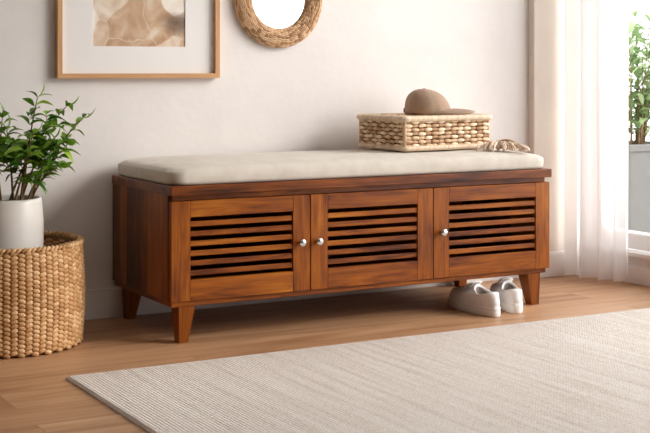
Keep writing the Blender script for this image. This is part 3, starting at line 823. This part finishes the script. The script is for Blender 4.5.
# ------------------------------------------------------------------ shoes
def outline(u, L=.262, W=.096):
    """footprint loop, u in 0..1, heel centre at origin, toe towards +y"""
    a = 2 * PI * u; y = math.cos(a); x = math.sin(a)
    yy = (1 - y) / 2                       # 0 heel at u=0 .. 1 toe at u=.5
    w = W / 2 * (.70 + .10 * math.sin(PI * min(1, yy / .5) * .5) + .20 * math.exp(-((yy - .68) / .22) ** 2))
    sx = abs(x) ** .72 * (1 if x >= 0 else -1)
    return Vector((w * sx + .006 * math.sin(PI * yy), yy * L, 0))
def make_shoe(label, loc, rz):
    S = thing('sneaker', label, 'shoe', loc, rz, None)
    n = 56; ol = [outline(k / n) for k in range(n)]
    cen = Vector((0, .131, 0))
    def ringm(scale, z, off=0):
        return [Vector(((p.x) * scale, cen.y + (p.y - cen.y) * (1 - (1 - scale) * .35), z)) for p in ol]
    b = MB(); rings = [ringm(.97, .0005), ringm(1.0, .003), ringm(1.012, .010), ringm(1.012, .018), ringm(1.0, .0195), ringm(1.0, .021), ringm(1.008, .0225), ringm(1.005, .029), ringm(.97, .031)]
    vs = [p for r in rings for p in r]; fs = []
    for i in range(len(rings) - 1):
        for k in range(n): fs.append((i * n + k, i * n + (k + 1) % n, (i + 1) * n + (k + 1) % n, (i + 1) * n + k))
    fs.append(tuple(range(n))[::-1]); fs.append(tuple((len(rings) - 1) * n + k for k in range(n)))
    b.add(vs, fs); b.build('sole', M['shoe_sole'], S, True)
    # upper
    b = MB(); vs = []; fs = []; K = 16
    def collar(u):
        a = 2 * PI * u; c = math.cos(a); s_ = math.sin(a)
        y = .066 - .050 * c; x = .032 * (abs(s_) ** .8 * (1 if s_ >= 0 else -1)) * (1 + .05 * c)
        # heel tab high, ankle dip, throat rises
        z = .076 - .008 * abs(s_) ** 1.5 + (.016 if c < 0 else 0) * (c * c) + .002 * c
        return Vector((x, y, z))
    for j in range(K + 1):
        t = j / K
        for k in range(n):
            u = k / n; p = ol[k]; c = collar(u)
            toe = max(0, -math.cos(2 * PI * u))
            # how steeply the wall rises before turning in
            hz = t ** (1.9 if toe < .01 else 1.9 - .25 * toe)
            vz = math.sin(t * PI / 2) ** (1.0 - .1 * toe) if toe < .01 else (1 - toe) * math.sin(t * PI / 2) + toe * (.42 * min(1, t / .28) ** .6 + .58 * t ** 1.15)
            q = Vector((p.x * .975, cen.y + (p.y - cen.y) * .975, .028)).lerp(Vector((c.x, c.y, c.z)), 0)
            x = q.x + (c.x - q.x) * hz; y = q.y + (c.y - q.y) * hz; z = .028 + (c.z - .028) * vz
            vs.append((x, y, z))
    for j in range(K):
        for k in range(n): fs.append((j * n + k, j * n + (k + 1) % n, (j + 1) * n + (k + 1) % n, (j + 1) * n + k))
    # padded collar roll
    last = K * n
    for (s_, dz) in ((.93, .0025), (.84, .001), (.78, -.006)):
        for k in range(n):
            c = collar(k / n); vs.append((c.x * s_, .066 + (c.y - .066) * (1 - (1 - s_) * .6), c.z + dz))
    for j in range(3):
        for k in range(n):
            a = last + j * n; fs.append((a + k, a + (k + 1) % n, a + n + (k + 1) % n, a + n + k))
    b.add(vs, fs); b.build('upper', M['shoe_white'], S, True)
    b = MB(); vs = []; fs = []
    for (s_, z) in ((.79, 0), (.80, -.02), (.82, -.045)):
        for k in range(n):
            c = collar(k / n); vs.append((c.x * s_, .066 + (c.y - .066) * (1 - (1 - s_) * .6), c.z - .005 + z if z > -.04 else .034))
    for j in range(2):
        for k in range(n): fs.append((j * n + k, j * n + (k + 1) % n, (j + 1) * n + (k + 1) % n, (j + 1) * n + k))
    fs.append(tuple(2 * n + k for k in range(n))); b.add(vs, fs); b.build('lining', M['shoe_in'], S, True)
    # tongue
    b = MB(); vs = []; fs = []; rows = [(.185, .060), (.165, .073), (.145, .083), (.128, .093), (.117, .101), (.112, .103)]
    for lay in (0, -.004):
        for (y, z) in rows:
            for i in range(7):
                s_ = -1 + i / 3; vs.append((s_ * .019, y, z + lay - .004 * s_ * s_))
    for lay in (0, 1):
        for j in range(5):
            for i in range(6):
                a = lay * 42 + j * 7 + i; fs.append((a, a + 1, a + 8, a + 7))
    for i in range(6): fs.append((35 + i, 36 + i, 78 + i, 77 + i))
    for j in range(5):
        fs.append((j * 7, j * 7 + 7, j * 7 + 49, j * 7 + 42)); fs.append((j * 7 + 6, j * 7 + 13, j * 7 + 55, j * 7 + 48))
    b.add(vs, fs); b.build('tongue', M['shoe_white'], S, True)
    # laces
    b = MB()
    for i in range(5):
        y = .125 + .014 * i; z = .098 - .0068 * i
        b.tube([(-.024, y, z - .007), (-.014, y + .002, z - .001), (0, y + .003, z + .001), (.014, y + .002, z - .001), (.024, y, z - .007)], .0022, 6)
    b.build('laces', M['lace'], S, True)
    # heel patch
    b = MB(); vs = []; fs = []
    for lay in (0, 1):
        for j in range(6):
            for i in range(7):
                u = (-.055 + .11 * i / 6); p = outline(u % 1); z = .042 + .028 * j / 5
                t = j / 5
                yy = cen.y + (p.y - cen.y) * .975 + .012 * t * t - .0022 + lay * .003
                vs.append((p.x * (.98 - .22 * t), yy, z))
    for lay in (0, 1):
        for j in range(5):
            for i in range(6):
                a = lay * 42 + j * 7 + i; fs.append((a, a + 1, a + 8, a + 7))
    b.add(vs, fs); b.build('heel_tab', M['shoe_white'], S, True)
    return S
make_shoe('left one of the two white sneakers under the bench edge, seen mostly from its side', (1.097, -.618, 0), math.radians(0))
make_shoe('right one of the two white sneakers, nearer the bench leg, heel towards the viewer', (1.190, -.600, 0), math.radians(-20))
for o in bpy.data.objects:
    if o.name.startswith('sneaker'): o['group'] = 'pair of white sneakers'

# ------------------------------------------------------------------ light
w = bpy.data.worlds.new('World'); sc.world = w; w.use_nodes = True
w.node_tree.nodes['Background'].inputs[0].default_value = (.965, .98, 1.0, 1)
w.node_tree.nodes['Background'].inputs[1].default_value = 3.4
def area(name, loc, rot, sx, sy, power, portal=False, col=(1, 1, 1)):
    l = bpy.data.lights.new(name, 'AREA'); l.shape = 'RECTANGLE'; l.size = sx; l.size_y = sy; l.energy = power; l.color = col
    if portal: l.cycles.is_portal = True
    o = bpy.data.objects.new(name, l); C.objects.link(o); o.location = loc; o.rotation_euler = rot; return o
area('window_portal', (XR + .12, (W0 + W1) / 2, (WZ0 + WZ1) / 2), (0, PI / 2, 0), WZ1 - WZ0, W1 - W0, 10, True)
s = bpy.data.lights.new('sun', 'SUN'); s.energy = 2.4; s.angle = math.radians(26); s.color = (1, .94, .87)
so = bpy.data.objects.new('sun', s); C.objects.link(so)
so.rotation_euler = Vector((-.74, .52, -.42)).to_track_quat('-Z', 'Y').to_euler()

# ------------------------------------------------------------------ camera
cam = bpy.data.cameras.new('camera'); co = bpy.data.objects.new('camera', cam); C.objects.link(co)
cam.sensor_width = 36; cam.lens = 36 * 1322.19 / 650; cam.shift_y = -148.35 / 650
co.location = (-1.4806, -4.0853, .8078); co.rotation_euler = (PI / 2, 0, -.5093)
cam.clip_start = .05
cam.dof.use_dof = True; cam.dof.focus_distance = 4.0; cam.dof.aperture_fstop = 9.0
sc.camera = co
sc.view_settings.view_transform = 'Standard'; sc.view_settings.look = 'None'; sc.view_settings.gamma = 1
sc.view_settings.use_curve_mapping = False; sc.view_settings.exposure = 0.09
sc.cycles.max_bounces = 10; sc.cycles.diffuse_bounces = 6; sc.cycles.transparent_max_bounces = 12
sc.cycles.use_denoising = True
sc.cycles.sample_clamp_indirect = 6
